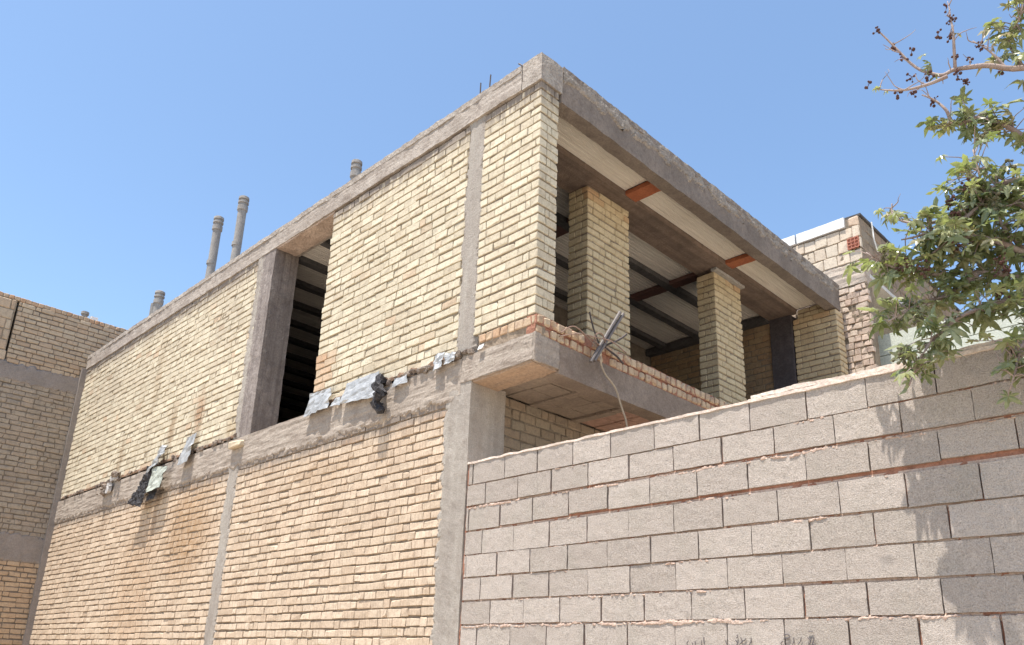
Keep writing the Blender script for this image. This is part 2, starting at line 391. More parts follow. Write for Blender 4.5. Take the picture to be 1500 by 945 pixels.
def tube(mb, pts, rad, seg=8, mi=0, cap=True, tint=.5):
    pts = [Vector(p) for p in pts]; rads = rad if isinstance(rad, (list, tuple)) else [rad]*len(pts)
    vs = []; fs = []; ref = Vector((.31, .22, .93)).normalized()
    for i, p in enumerate(pts):
        d = (pts[min(i+1, len(pts)-1)] - pts[max(i-1, 0)]).normalized()
        r = ref if abs(d.dot(ref)) < .95 else UX
        a = d.cross(r).normalized(); b = d.cross(a)
        for k in range(seg):
            t = 2*math.pi*k/seg; q = p + (a*math.cos(t)+b*math.sin(t))*rads[i]
            vs.append((q.x, q.y, q.z))
    for i in range(len(pts)-1):
        for k in range(seg):
            fs.append([i*seg+k, i*seg+(k+1) % seg, (i+1)*seg+(k+1) % seg, (i+1)*seg+k])
    if cap:
        fs.append(list(range(seg))[::-1]); fs.append([(len(pts)-1)*seg+k for k in range(seg)])
    mb.add(vs, fs, mi, tint)
def spline(pts, n=6):
    P = [Vector(p) for p in pts]; out = []
    for i in range(len(P)-1):
        p0, p1, p2, p3 = P[max(i-1,0)], P[i], P[i+1], P[min(i+2, len(P)-1)]
        for k in range(n):
            t = k/n
            out.append(.5*((2*p1)+(-p0+p2)*t+(2*p0-5*p1+4*p2-p3)*t*t+(-p0+3*p1-3*p2+p3)*t**3))
    out.append(P[-1]); return out

# ------------------------------------------------------------------ ground
g = MB(); g.add([(-600,-600,-H),(600,-600,-H),(600,600,-H),(-600,600,-H)], [[0,1,2,3]])
tag(g.build('ground', 'soil'), kind='structure')

# ------------------------------------------------------------------ the unfinished house
house = thing('unfinished_house', (-5.6, 3.4, -H), 'unfinished two-storey yellow brick house with bare concrete columns, open upper veranda and wide side opening', 'house')
def P(name, mb, mats, **k): return mb.build(name, mats, house, **k)

def hue_up(c):
    if c.x > -2.98 and c.x < -2.56 and 3.08 < c.z < 3.66: return RU(.35, .6)
    if c.z < 3.02 and random.random() < .25: return RU(.1, .4)
    return RU(0, .06) if random.random() < .97 else RU(.15, .35)
def hue_low(c):
    if c.z > 2.35 and random.random() < .3: return RU(.1, .35)
    return RU(0, .1)
mb = MB(); brick_panel(mb, Vector((-12.05, 0, 2.95)), UX, 7.36, 2.73, hue=hue_up, recess=.010, mnoise=.012, course=.097, lens=((.235,5),(.2,4),(.11,3)), z_tilt=.008, joint=.017, off=.006, jag=(0, .02), jit=.0035, chip=.10, ch=.0028, vj=.006); P('brick_panel', mb, ['brick_up', 'mortar_up'])
mb = MB(); brick_panel(mb, Vector((-2.9, 0, 2.95)), UX, 2.64, 2.70, hue=hue_up, jag=(.03, .02), recess=.013, mnoise=.009, course=.097, lens=((.235,5),(.2,4),(.11,3)), z_tilt=.007, joint=.017, off=.006, back=.05, jit=.0035, chip=.10, ch=.0028, vj=.006); P('brick_panel', mb, ['brick_up', 'mortar_up'])
mb = MB(); brick_panel(mb, Vector((-12.05, 0, -H)), UX, 7.24, 4.12, hue=hue_low, recess=.015, course=.09, lens=((.235,3),(.2,5),(.105,4)), z_tilt=.009, joint=.018, mnoise=.008, off=.006, jit=.0035, chip=.08, ch=.0028, vj=.006); P('brick_panel', mb, ['brick_low', 'mortar_low'])
mb = MB(); brick_panel(mb, Vector((-4.6, 0, -H)), UX, 4.3, 4.12, hue=hue_low, recess=.016, course=.09, lens=((.235,3),(.2,5),(.105,4)), z_tilt=.009, joint=.018, mnoise=.008, off=.006, jag=(0, .04), jit=.0035, chip=.08, ch=.0028, vj=.006); P('brick_panel', mb, ['brick_low', 'mortar_low'])
# veranda corner pier, wrapping from the side wall to the front
mb = MB(); brick_pillar(mb, -.03, .8, 0, .27, 3.10, 5.66, hue=lambda c: RU(0, .05), off=.003, ch=.0035); P('corner_pier', mb, ['brick_up', 'mortar'])
# row of upright bricks under the pier, on the side
mb = MB(); x = .06
while x < .79:
    w = min(RU(.085, .11), .815-x)
    brick(mb, Vector((x+w/2, .045, 3.04)), w/2-.004, .05, .044*RU(.9, 1.05), (UX, UZ, -UY), .007, .004, 0, random.random(), RU(.1, .4) if x < .45 else RU(0, .15)); x += w
rough_box(mb, (.05, .008, 2.90), (.815, .12, 3.09), .025, .010, 12, 1)
P('brick_course', mb, ['brick_sill', 'mortar_low'])
# veranda sill: two courses of headers
for z0, dx in ((2.90, 0.), (2.995, .012)):
    mb = MB(); y = 0.0
    while y < 6.68:
        w = RU(.085, .112)
        if random.random() > .02:
            brick(mb, Vector((.775+dx+RU(-.006, .006), y+w/2, z0+.046+RU(-.003, .003))), w/2-.0055, .05, .040, (UY, UZ, UX), .008, .005, 0, random.random(), RU(0, .12) if random.random() < .85 else RU(.1, .35), .2)
        y += w
    rough_box(mb, (.70, 0.0, z0-.002), (.808+dx, 6.68, z0+.092), .045, .009, 11, 1)
    P('sill_course', mb, ['brick_sill', 'mortar_red'])

# concrete frame on the side wall
mb = MB(); ragged(mb, Vector((-.27, 0, 2.88)), UX, UZ, .25, 2.8, -.002, .04, .018, sides=(1,1,0,0), grow=.03, amp=.006, an=(22, 22, 2.5)); box(mb, (-.27,.03,2.9),(-.02,.35,5.67)); P('column', mb, 'concrete_col')
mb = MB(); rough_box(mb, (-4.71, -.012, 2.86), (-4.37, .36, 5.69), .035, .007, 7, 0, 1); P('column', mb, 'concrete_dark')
mb = MB(); ragged(mb, Vector((-4.86, 0, 2.9)), UX, UZ, .2, 2.78, .010, .06, .02, sides=(1,0,0,0), grow=.04, amp=.006); P('column_edge', mb, 'concrete_col')
mb = MB(); rough_box(mb, (-.31, -.014, -H), (0, .45, 2.64), .035, .006, 6, 0, 2)
ragged(mb, Vector((-.36, 0, -H)), UX, UZ, .1, 4.1, .008, .07, .02, 0, .06, .005, (1,0,0,0), an=(14, 14, 3)); P('column', mb, 'concrete_col')
mb = MB(); ragged(mb, Vector((-4.85, 0, -H)), UX, UZ, .27, 4.1, .007, .05, .02, 0, .03, .005, (1,1,0,0), an=(14, 14, 3)); box(mb, (-4.85,.03,-H),(-4.58,.35,2.5)); P('column', mb, 'concrete_col')
# floor beam along the side, with broken top edge
mb = MB()
ragged(mb, Vector((-12.05, 0, 2.49)), UX, UZ, 11.9, .40, .016, .07, .02, 0, .05, .0075, (0,0,1,0), .03, (3.2, 6, 17))
rough_box(mb, (-12.05, .0, 2.55), (-.15, .36, 2.895), .06, .013, 7, 0, 5)
P('floor_beam', mb, 'concrete')
# roof beam along the side
mb = MB(); rough_box(mb, (-12.08, -.02, 5.675), (.53, .36, 5.955), .045, .007, 6, 0, 3, .005)
P('roof_beam', mb, 'concrete_roof')
mb = MB(); rough_box(mb, (-12.08, -.028, 5.90), (.53, .3, 5.975), .03, .010, 9, 0, 9, .006); P('roof_edge', mb, 'concrete_crust')
# corner block and front edge beam
mb = MB(); rough_box(mb, (.545, -.02, 5.66), (.815, .30, 5.985), .035, .007, 7, 0, 4); P('beam_end', mb, 'concrete_crust')
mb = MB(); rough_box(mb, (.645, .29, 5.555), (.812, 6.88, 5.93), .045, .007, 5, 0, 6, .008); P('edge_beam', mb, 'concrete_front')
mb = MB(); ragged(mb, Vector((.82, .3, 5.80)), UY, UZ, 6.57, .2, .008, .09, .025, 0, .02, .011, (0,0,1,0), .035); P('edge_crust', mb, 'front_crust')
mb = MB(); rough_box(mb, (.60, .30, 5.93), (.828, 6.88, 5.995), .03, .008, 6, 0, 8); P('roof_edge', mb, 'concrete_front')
# roof deck
mb = MB(); box(mb, (-12.05, .3, 5.80), (.63, 6.9, 5.92)); P('roof_deck', mb, 'concrete_dark')
# front main beam under the deck
mb = MB(); rough_box(mb, (-.30, .28, 5.645), (.17, 6.72, 5.79), .06, .004, 4, 0, 1); P('roof_beam', mb, 'concrete_brown')
# ceiling boards
def ceiling(x0, x1, y0, y1, z, mat):
    mb = MB(); xs = []; x = x0; k = 0
    while x < x1-.005:
        w = min(.055, x1-x); xs += [(x, 0.), (x+w*.82, 0.), (x+w*.86, .006), (x+w*.98, .006)]; x += w
    xs.append((x1, 0.)); ny = max(2, round((y1-y0)/.3))
    vs = [(a, y0+(y1-y0)*j/ny, z+d+.004*noise.noise(Vector((a*1.2, j*.7, z)))) for j in range(ny+1) for a, d in xs]; n = len(xs)
    mb.add(vs, [[j*n+i, (j+1)*n+i, (j+1)*n+i+1, j*n+i+1] for j in range(ny) for i in range(n-1)])
    P('ceiling_panel', mb, mat)
SY = ((2.21, 2.42), (4.56, 4.74))
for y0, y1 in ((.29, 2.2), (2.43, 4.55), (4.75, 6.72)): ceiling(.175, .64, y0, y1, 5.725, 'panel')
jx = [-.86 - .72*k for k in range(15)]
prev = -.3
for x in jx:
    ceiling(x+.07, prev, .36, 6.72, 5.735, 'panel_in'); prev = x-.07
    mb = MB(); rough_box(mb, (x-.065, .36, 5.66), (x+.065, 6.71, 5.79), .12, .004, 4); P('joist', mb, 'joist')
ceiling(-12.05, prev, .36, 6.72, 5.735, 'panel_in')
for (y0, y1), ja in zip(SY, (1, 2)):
    for x0, x1, mt in ((.165, .70, 'rust'), (-2.64, -.305, 'rust_shaded')):
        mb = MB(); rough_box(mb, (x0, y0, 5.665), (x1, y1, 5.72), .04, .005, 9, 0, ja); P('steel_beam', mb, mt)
# broken plaster below the roof beam over the side opening
mb = MB(); ragged(mb, Vector((-4.36, .0, 5.668)), UX, -UY, 1.46, -.30, .006, .1, .02, 0, 0., .012, (0,0,0,0), .03)
mb2 = MB(); rough_box(mb2, (-4.36, .0, 5.655), (-2.9, .30, 5.69), .03, .010, 9, 0, 2, .02); P('lintel_plaster', mb2, 'plaster_brown')
# brick pillars of the veranda
def hue_pil(c): return RU(.2, .45) if c.z > 5.5 and random.random() < .5 else RU(0, .1)
mb = MB(); brick_pillar(mb, -.31, 0, 1.69, 2.51, 2.9, 5.65, hue=hue_pil); P('brick_pillar', mb, ['brick_pil', 'mortar'])
mb = MB(); brick_pillar(mb, -.30, 0, 4.52, 5.26, 2.9, 5.60, hue=hue_pil); pil = P('brick_pillar', mb, ['brick_pil', 'mortar'])
mb = MB(); rough_box(mb, (-.04, 4.50, 5.602), (.05, 5.30, 5.64), .04, .005, 9); mb.build('cap_plate', 'board', pil)
# right end wall
mb = MB(); brick_pillar(mb, .10, .81, 6.70, 6.96, 2.6, 5.55, hue=lambda c: RU(.1, .4) if c.z > 5.4 else RU(0, .12)); P('end_pier', mb, ['brick_pil', 'mortar'])
mb = MB(); brick_pillar(mb, .17, .63, 6.73, 6.90, 5.552, 5.72); P('brick_infill', mb, ['brick_pil', 'mortar'])
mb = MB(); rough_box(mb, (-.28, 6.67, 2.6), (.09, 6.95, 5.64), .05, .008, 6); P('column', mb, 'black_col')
mb = MB(); brick_panel(mb, Vector((-2.66, 6.70, 2.7)), UX, 2.37, 3.03, mnoise=.008, hue=lambda c: RU(0, .25)); P('inner_wall', mb, ['brick_in', 'mortar_dark'])
mb = MB(); rough_box(mb, (-2.66, 6.55, 5.60), (-.29, 6.69, 5.72), .06, .01, 6); P('ring_beam', mb, 'joist')
# core walls and floors that close the rooms
mb = MB(); box(mb, (-2.84, .36, 2.9), (-2.68, 6.72, 5.8)); P('added_partition', mb, 'mortar_dark')  # dividing wall added to keep the room behind the side opening dark
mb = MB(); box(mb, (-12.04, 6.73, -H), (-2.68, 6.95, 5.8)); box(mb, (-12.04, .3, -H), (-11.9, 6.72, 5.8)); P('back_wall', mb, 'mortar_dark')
mb = MB(); box(mb, (-2.67, 6.735, -H), (.09, 6.9, 2.7)); P('back_wall', mb, 'mortar_dark')
mb = MB(); box(mb, (-11.9, .37, 2.71), (.58, 6.72, 2.89)); P('floor_slab', mb, 'concrete')
# balcony: side beam, front beam, soffit
mb = MB(); rough_box(mb, (-.16, -.016, 2.64), (.815, .32, 2.905), .03, .008, 7, 0, 7)
ragged(mb, Vector((-.1, -.014, 2.645)), UX, UZ, .9, .25, .006, .05, .018, 0, 0., .0065, (0,0,0,0), .035, (3.5, 6, 18)); P('balcony_beam', mb, 'concrete')
mb = MB(); rough_box(mb, (.62, .325, 2.60), (.812, 6.88, 2.898), .045, .006, 5, 0, 8); P('balcony_beam', mb, 'slab')
mb = MB(); rough_box(mb, (.80, -.010, 2.63), (.822, .07, 2.91), .02, .004, 12, 0, 3); P('corner_render', mb, 'concrete')
mb = MB(); rough_box(mb, (-.02, .0, 2.618), (.79, .325, 2.65), .025, .008, 6, 0, 1, .01); P('clay_strip', mb, 'terracotta')
yb = .34; k = 0
for y1 in (.60, .93, 1.05, 1.32, 1.60, 1.72, 2.0, 2.35, 2.9, 3.5, 4.2, 5.0, 5.8, 6.7):
    rib = k in (2, 5)
    mb = MB()
    xs = [-.15, RU(.05, .2), RU(.3, .45), .615]
    for a, b in zip(xs, xs[1:]):
        d = RU(-.006, .006)
        rough_box(mb, (a+.007, yb+.007, (2.650 if rib else 2.672)+d), (b-.007, y1-.007, 2.705), .08, .003, 4, 0, k)
    P('soffit_rib' if rib else 'soffit_board', mb, 'soffit_pink' if yb > 1.7 else 'soffit'); yb = y1; k += 1
# recessed ground floor wall under the balcony
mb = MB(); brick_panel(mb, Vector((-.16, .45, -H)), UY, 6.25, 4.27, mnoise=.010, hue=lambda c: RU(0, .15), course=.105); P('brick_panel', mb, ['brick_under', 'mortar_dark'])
# protruding brick beside the opening
mb = MB(); brick(mb, Vector((-4.65, -.03, 2.79)), .16, .06, .045, None, .008, .006, 0, .9, .15, .5); P('stub_brick', mb, ['brick_up'])
# starter bars on the roof
for x, y, z0, hgt, lean in ((-.24, .1, 5.95, .32, 0), (-.09, .1, 5.95, .34, .01), (.50, .06, 5.95, .18, -.10)):
    mb = MB(); tube(mb, [(x, y, z0), (x+lean*.3, y, z0+hgt*.6), (x+lean, y, z0+hgt)], .008, 6); P('starter_bar', mb, 'rebar')
# loose mortar crumbs along the ledge of the floor beam
mb = MB()
for i in range(170):
    x = RU(-11.9, -.1)
    if -4.75 < x < -2.9: continue
    if random.random() < .45: x = random.choice((-9.2, -7.4, -6.1, -1.1, -.7, -.35, -5.1)) + RU(-.35, .35)
    s = RU(.012, .04)
    c = Vector((x, RU(-.035, .01), 2.905+RU(0, .045)))
    brick(mb, c, s*RU(.6, 1.5), s*.6, s*RU(.5, 1), None, s*.35, s*.3, 0)
tag(P('ledge_crumbs', mb, 'debris'), kind='stuff')
mb = MB()
ragged(mb, Vector((-12.0, 0, 2.925)), UX, UZ, 7.25, .04, .006, .03, .02, 0, .02, .014, (0,0,0,1), .02)
ragged(mb, Vector((-2.5, 0, 2.925)), UX, UZ, 2.3, .04, .008, .03, .02, 0, .03, .018, (0,0,0,1), .02); P('bed_mortar', mb, 'bed')

# ------------------------------------------------------------------ neighbour on the left
left = thing('neighbouring_house', (-14, -1, -H), 'blank tan brick wall of the neighbouring building with two grey plaster bands, far left', 'house')
def L(name, mb, mats): return mb.build(name, mats, left)
XL = -12.09
def lp(z0, z1, mat, y0=-1.46, **k):
    mb = MB(); brick_panel(mb, Vector((XL, y0, z0)), UY, (8 if z0 > 5 else .09)-y0, z1-z0, mnoise=.010, **k); return L('brick_panel', mb, [mat, 'mortar_shade'])
lp(5.43, 6.72, 'brick_left', hue=lambda c: RU(0, .16), recess=.018, joint=.017, off=.008, chip=.15)
mb = MB(); y = -5.
while y < 8:
    w = RU(.1, .115); brick(mb, Vector((XL-.06, y+w/2, 6.765+RU(-.004,.004))), w/2-.005, .06, .042, (UY, UZ, UX), .007, .004, 0, random.random(), RU(.1, .6)); y += w
box(mb, (XL-.2, -5, 6.72), (XL-.012, 8, 6.8), 1); L('brick_course', mb, ['brick_left', 'mortar'])
mb = MB(); brick_panel(mb, Vector((XL+.01, -5, 5.45)), UY, 3.5, 1.27, course=.205, lens=((.3,3),(.22,2)), mnoise=.012, hue=lambda c: RU(0, .2), chip=.2, ch=.012, jag=(0,.03)); L('block_panel', mb, ['brick_left', 'mortar'])
lp(2.15, 5.12, 'brick_left_gray', -5, recess=.014, course=.1, joint=.014, off=.008, chip=.25, jit=.006, hue=lambda c: RU(0, .08))
lp(-H, 1.68, 'brick_left_low', -5, recess=.016, course=.095, joint=.016, off=.008, chip=.15, jit=.005, hue=lambda c: RU(0, .1))
for z0, z1 in ((5.10, 5.44), (1.68, 2.17)):
    mb = MB(); ragged(mb, Vector((XL, -5, z0)), UY, UZ, 5.08, z1-z0, .014, .06, .03, 0, .05, .005, (0,0,1,1)); box(mb, (XL-.25, -5, z0), (XL-.03, .09, z1)); L('plaster_band', mb, 'render_gray')
mb = MB(); rough_box(mb, (XL-.02, -.10, -H), (-12.03, .02, 5.68), .05, .008, 5); L('corner_fillet', mb, 'render_gray')
mb = MB(); box(mb, (-16, -4.98, -H), (XL-.26, 8, 6.70)); L('core_wall', mb, 'mortar')
st = thing('roof_stub', (-12.3, -.15, 6.8), 'small grey pipe stub with a white scrap on top edge of the far left wall', 'vent pipe')
mb = MB(); tube(mb, [(-12.3,-.2,6.8),(-12.3,-.2,6.97)], .06, 12); tube(mb, [(-12.3,-.2,6.93),(-12.3,-.2,6.99)], .08, 12); mb.build('pipe', 'pipe', st)
mb = MB(); rough_box(mb, (-12.33,-.08,6.83), (-12.25,.06,6.93), .02, .02, 14); mb.build('scrap', 'white', st)

# ------------------------------------------------------------------ flue pipes on the roof
def flue(x, y, z0, z1, r, label, cap=True):
    t = thing('flue_pipe', (x, y, 5.92), label, 'flue pipe', 'flue pipes along the roof edge')
    mb = MB(); tube(mb, [(x-.02, y, 5.92), (x-.006, y+.01, (z0+z1)/2), (x, y, z1-(.2 if cap else 0))], r, 20); tube(mb, [(x-.012, y, z1-1.0), (x-.011, y, z1-.93)], r*1.13, 20) if z1 > 7.5 else None; mb.build('pipe', 'pipe', t)
    if cap:
        mb = MB()
        tube(mb, [(x,y,z1-.30),(x,y,z1-.285),(x,y,z1-.20),(x,y,z1-.19)], [r*1.02,r*1.22,r*1.22,r*1.0], 20)
        tube(mb, [(x,y,z1-.19),(x,y,z1-.15)], r*.98, 20); tube(mb, [(x,y,z1-.15),(x,y,z1-.145),(x,y,z1-.11),(x,y,z1-.105)], [r,r*1.25,r*1.25,r], 20)
        tube(mb, [(x,y,z1-.11),(x,y,z1-.07)], r*.98, 20)
        tube(mb, [(x,y,z1-.07),(x,y,z1-.065),(x,y,z1-.02),(x,y,z1)], [r,r*1.25,r*1.2,r*.8], 20); mb.build('cap', 'pipe', t)
    return t
flue(-8.1, .6, 6.0, 7.97, .075, 'tall grey cement flue pipe on the roof, left of the tall pair')
flue(-7.13, .6, 6.0, 7.99, .075, 'tall grey cement flue pipe on the roof, right and higher of the tall pair')
flue(-10.44, .6, 6.0, 7.18, .08, 'short capped flue pipe near the far left end of the roof')
flue(-10.75, .62, 6.0, 7.0, .055, 'thin uncapped flue pipe close beside a short capped one', False)
flue(-3.47, .6, 6.0, 7.03, .065, 'stubby flue pipe cap just showing over the roof above the side opening')

# ------------------------------------------------------------------ scraps hanging on the ledge
def scrap(name, pts, mat, label, cat, tilt=.08, crumple=.02, top_y=-.035, fold=None, th=.004, grp=None, res=8, parent=None):
    """quad corner points (x, z): bottom-left, bottom-right, top-right, top-left"""
    bl, br, tr, tl = pts; mb = MB(); vs = []; n = res; s = Vector((RU(0,9),RU(0,9),RU(0,9)))
    for j in range(n+1):
        for i in range(n+1):
            a, b = i/n, j/n
            x = (bl[0]*(1-a)+br[0]*a)*(1-b)+(tl[0]*(1-a)+tr[0]*a)*b; z = (bl[1]*(1-a)+br[1]*a)*(1-b)+(tl[1]*(1-a)+tr[1]*a)*b
            q = Vector((x*7, z*7, 0))+s
            y = top_y-tilt*.6*(1-b)-abs(crumple*fbm(q))*1.3-crumple*.5*fbm(q*2.6)
            ed = .6 if (i in (0,n) or j in (0,n)) else .15
            vs.append((x+crumple*ed*noise.noise(q*2+s), y, z+crumple*ed*noise.noise(q*2-s)))
    mb.add(vs, [[j*(n+1)+i, j*(n+1)+i+1, (j+1)*(n+1)+i+1, (j+1)*(n+1)+i] for j in range(n) for i in range(n)])
    o = mb.build(name, mat, parent, mod=th)
    if label: tag(o, label, cat, grp)
    return o
G = 'sheet metal scraps along the ledge'
scrap('metal_sheet', [(-2.92,2.82),(-2.40,2.84),(-2.42,3.10),(-2.86,3.12)], 'metal', 'crumpled square metal sheet at the lower right corner of the side opening', 'metal sheet', .06, .03, grp=G)
scrap('metal_sheet', [(-2.16,2.83),(-1.44,2.76),(-1.49,3.08),(-2.10,3.08)], 'metal', 'widest silver metal sheet leaning on the ledge under the middle brick panel', 'metal sheet', .07, .02, grp=G)
scrap('metal_sheet', [(-2.38,2.85),(-2.18,2.83),(-2.2,2.95),(-2.33,2.93)], 'metal', 'tiny torn metal piece between two larger silver sheets on the ledge', 'metal sheet', .04, .02, grp=G, res=5)
scrap('metal_sheet', [(-1.22,2.82),(-.96,2.82),(-.97,2.91),(-1.21,2.92)], 'metal', 'small pale metal strip on the ledge right of a dark tar curl', 'metal sheet', .03, .02, grp=G, res=5)
scrap('metal_sheet', [(-.53,2.83),(-.39,2.85),(-.40,3.01),(-.54,3.02)], 'metal', 'narrow bent metal flap on the ledge left of the corner column', 'metal sheet', .05, .03, grp=G, res=6)
scrap('metal_sheet', [(-.37,2.87),(-.2,2.86),(-.19,2.95),(-.36,3.0)], 'metal', 'ragged metal flap touching the foot of the corner column', 'metal sheet', .05, .03, grp=G, res=6)
scrap('metal_sheet', [(-6.36,2.73),(-5.98,2.76),(-6.0,3.21),(-6.26,3.17)], 'metal', 'upright bent silver sheet on the ledge right of a black tar roll', 'metal sheet', .12, .03, grp=G)
scrap('metal_sheet', [(-7.40,2.78),(-7.05,2.85),(-7.02,3.2),(-7.22,3.22)], 'metal', 'twisted silver strip above a speckled sheet and black tar roll', 'metal sheet', .14, .06, grp=G)
scrap('speckled_sheet', [(-7.2,2.42),(-6.72,2.46),(-6.70,2.78),(-7.22,2.86)], 'lichen', 'grey speckled sheet hanging off the ledge beside a black tar roll', 'sheet', .10, .03, -.10)
t = thing('tar_felt', (-7.5, -.12, 2.3), 'black crumpled tar felt bundle hanging down from the ledge on the left wall', 'tar felt')
scrap('upper_fold', [(-7.72,2.52),(-7.28,2.48),(-7.28,2.90),(-7.52,2.92)], 'tar', None, None, .10, .07, -.05, parent=t, res=16)
scrap('lower_fold', [(-7.84,2.32),(-7.26,2.22),(-7.30,2.58),(-7.66,2.56)], 'tar', None, None, .05, .045, -.13, parent=t, res=14)
scrap('tar_flap', [(-7.2,2.28),(-6.95,2.36),(-6.98,2.52),(-7.22,2.56)], 'tar', 'small black torn felt flap hanging under a grey speckled sheet', 'tar felt', .05, .05, -.08)
mb = MB(); tube(mb, spline([(-1.38,-.05,2.98),(-1.42,-.10,2.88),(-1.30,-.13,2.78),(-1.40,-.11,2.68),(-1.30,-.09,2.56)], 5), [.05,.055,.06,.05,.045]*4+[.03], 10)
mb.v = [tuple(Vector(p)+noise.noise_vector(Vector(p)*17)*.035) for p in mb.v]
tag(mb.build('tar_curl', 'tar'), 'twisted dark tar scrap dangling right of the widest silver sheet', 'tar felt')
t = thing('rubble_clump', (-9.2, -.05, 2.6), 'dark rubble clump with a white piece on the ledge of the left wall', 'rubble')
mb = MB()
for i in range(26):
    f = RU(0, 1); s = RU(.02, .055)
    brick(mb, Vector((-9.62+.75*f+RU(-.05,.05), RU(-.10,-.02), 2.72+.24*f+RU(-.09,.08))), s, s*.8, s*RU(.5, 1), None, s*.4, s*.4, 0)
mb.build('rubble', 'debris', t)
mb = MB(); rough_box(mb, (-9.24,-.09,2.70), (-9.09,-.05,2.86), .03, .03, 9); mb.build('scrap', 'grey_scrap', t)
mb = MB(); rough_box(mb, (-9.2,-.07,2.90), (-8.95,-.02,2.98), .03, .03, 12); mb.build('cement_lump', 'grey_scrap', t)
tag(scrap('white_scrap', [(.11,2.90),(.17,2.905),(.185,2.95),(.12,2.945)], 'white', None, None, .03, .012, -.03, res=5), 'small bright white scrap on the ledge right of the corner column', 'scrap')

# ------------------------------------------------------------------ bundle of bars and cord on the veranda sill
t = thing('bar_bundle', (.9, .9, 2.9), 'two grey steel bars tied with wire leaning out over the veranda sill', 'steel bars')
for d in (-.027, .027):
    mb = MB(); tube(mb, [(.92, .67+d, 2.80+d*.5), (.90, 1.15+d, 3.50-abs(d))], .017, 8); mb.build('bar', 'bar', t)
for pts, r in (([(.86,.86,3.0),(.9,.94,3.14),(.9,1.0,3.24)], .010), ([(.88,.86,3.02),(.93,1.04,3.13),(.95,1.16,3.23)], .011), ([(.84,.95,3.06),(.9,1.06,2.98),(.9,1.17,2.93)], .010), ([(.84,.72,3.35),(.84,.78,3.2),(.86,.86,3.02)], .008)):
    mb = MB(); tube(mb, spline(pts, 4), r, 7); mb.build('bar', 'rebar', t)
for pts in ([(.83,.30,2.96),(.90,.5,3.03),(.93,.74,3.06),(.96,.92,3.07),(.96,1.14,3.02)], [(.83,.5,3.06),(.90,.62,3.05),(.92,.80,2.99),(.9,.9,3.0)],
            [(.85,.3,2.99),(.90,.42,3.08),(.92,.6,3.02),(.9,.78,2.97),(.92,.86,3.05),(.95,.76,3.11),(.92,.70,3.06),(.9,.8,2.98)]):
    mb = MB(); tube(mb, spline(pts, 6), .0065, 6); mb.build('wire', 'wire', t)
mb = MB(); tube(mb, spline([(.84,.90,3.0),(.85,.88,2.88),(.86,.93,2.77),(.87,1.08,2.66),(.87,1.17,2.5),(.87,1.24,2.38),(.87,1.26,2.3)], 6), .009, 7)
tag(mb.build('cord', 'rope'), 'thin pale cord hanging from the bars down the front of the veranda slab', 'cord')

# ------------------------------------------------------------------ neighbour on the right
right = thing('neighbouring_house', (-2, 9, -H), 'pale block neighbouring house behind the right end of the unfinished house', 'house')
def Rr(name, mb, mats): return mb.build(name, mats, right)
XR = 1.19; YR = 7.0
mb = MB(); brick_panel(mb, Vector((-9, YR, 6.38)), UX, 9+XR, .64, course=.2, lens=((.2,6),(.21,3)), joint=.022, recess=.012, mnoise=.014, hue=lambda c: RU(0,.16), chip=.25, ch=.005, off=.01, jit=.006); rbp = Rr('block_panel', mb, ['brick_right', 'mortar'])
mb = MB(); ragged(mb, Vector((-9, YR, 6.0)), UX, UZ, 9+XR-.0, .4, .0, .05, .03, 0, .02, .008, (0,0,0,1), .035, (2, 5, 20)); box(mb, (-9, YR+.03, 5.98), (XR-.01, YR+.2, 6.38))
brick_panel(mb, Vector((-3, YR+.006, 6.0)), UX, 3+XR, .38, course=.095, recess=.004, mnoise=.014, mi=1, mm=0, off=.007, jag=(0,.01), joint=.02, hue=lambda c: RU(0,.2)); Rr('plaster_band', mb, ['band_plaster', 'brick_rough'])
mb = MB(); brick_panel(mb, Vector((-.4, YR, -H)), UX, .4+XR, 7.58, course=.105, recess=.014, mnoise=.016, chip=.15, ch=.0035, off=.012, joint=.016, jag=(0,.03), back=.05, skip=.03, hue=lambda c: RU(0,.4), jit=.006, lens=((.2,3),(.14,3),(.1,4))); Rr('brick_panel', mb, ['brick_rough', 'mortar'])
for x0, x1 in ((-1.9,-.85),(-.84,.14),(.16,.98)):
    mb = MB(); rough_box(mb, (x0, YR-.03, 7.04+RU(-.01,.01)), (x1-.01, YR+.3, 7.21+RU(-.01,.01)), .06, .004, 5, 0, x1); Rr('coping_stone', mb, 'marble')
mb = MB(); brick(mb, Vector((1.09, YR+.10, 7.09)), .09, .11, .095, None, .02, .008, 0, .6, .35, .4); Rr('end_block', mb, ['brick_right'])
mb = MB()
for i in range(4):
    d = i*.058; box(mb, (.985+d, YR-.032, 6.61), (.998+d, YR+.1, 6.797)); box(mb, (.985, YR-.034, 6.61+d), (1.172, YR+.098, 6.623+d))
box(mb, (.988, YR-.016, 6.615), (1.17, YR+.1, 6.79)); mb.build('hollow_tile', 'clay', rbp)
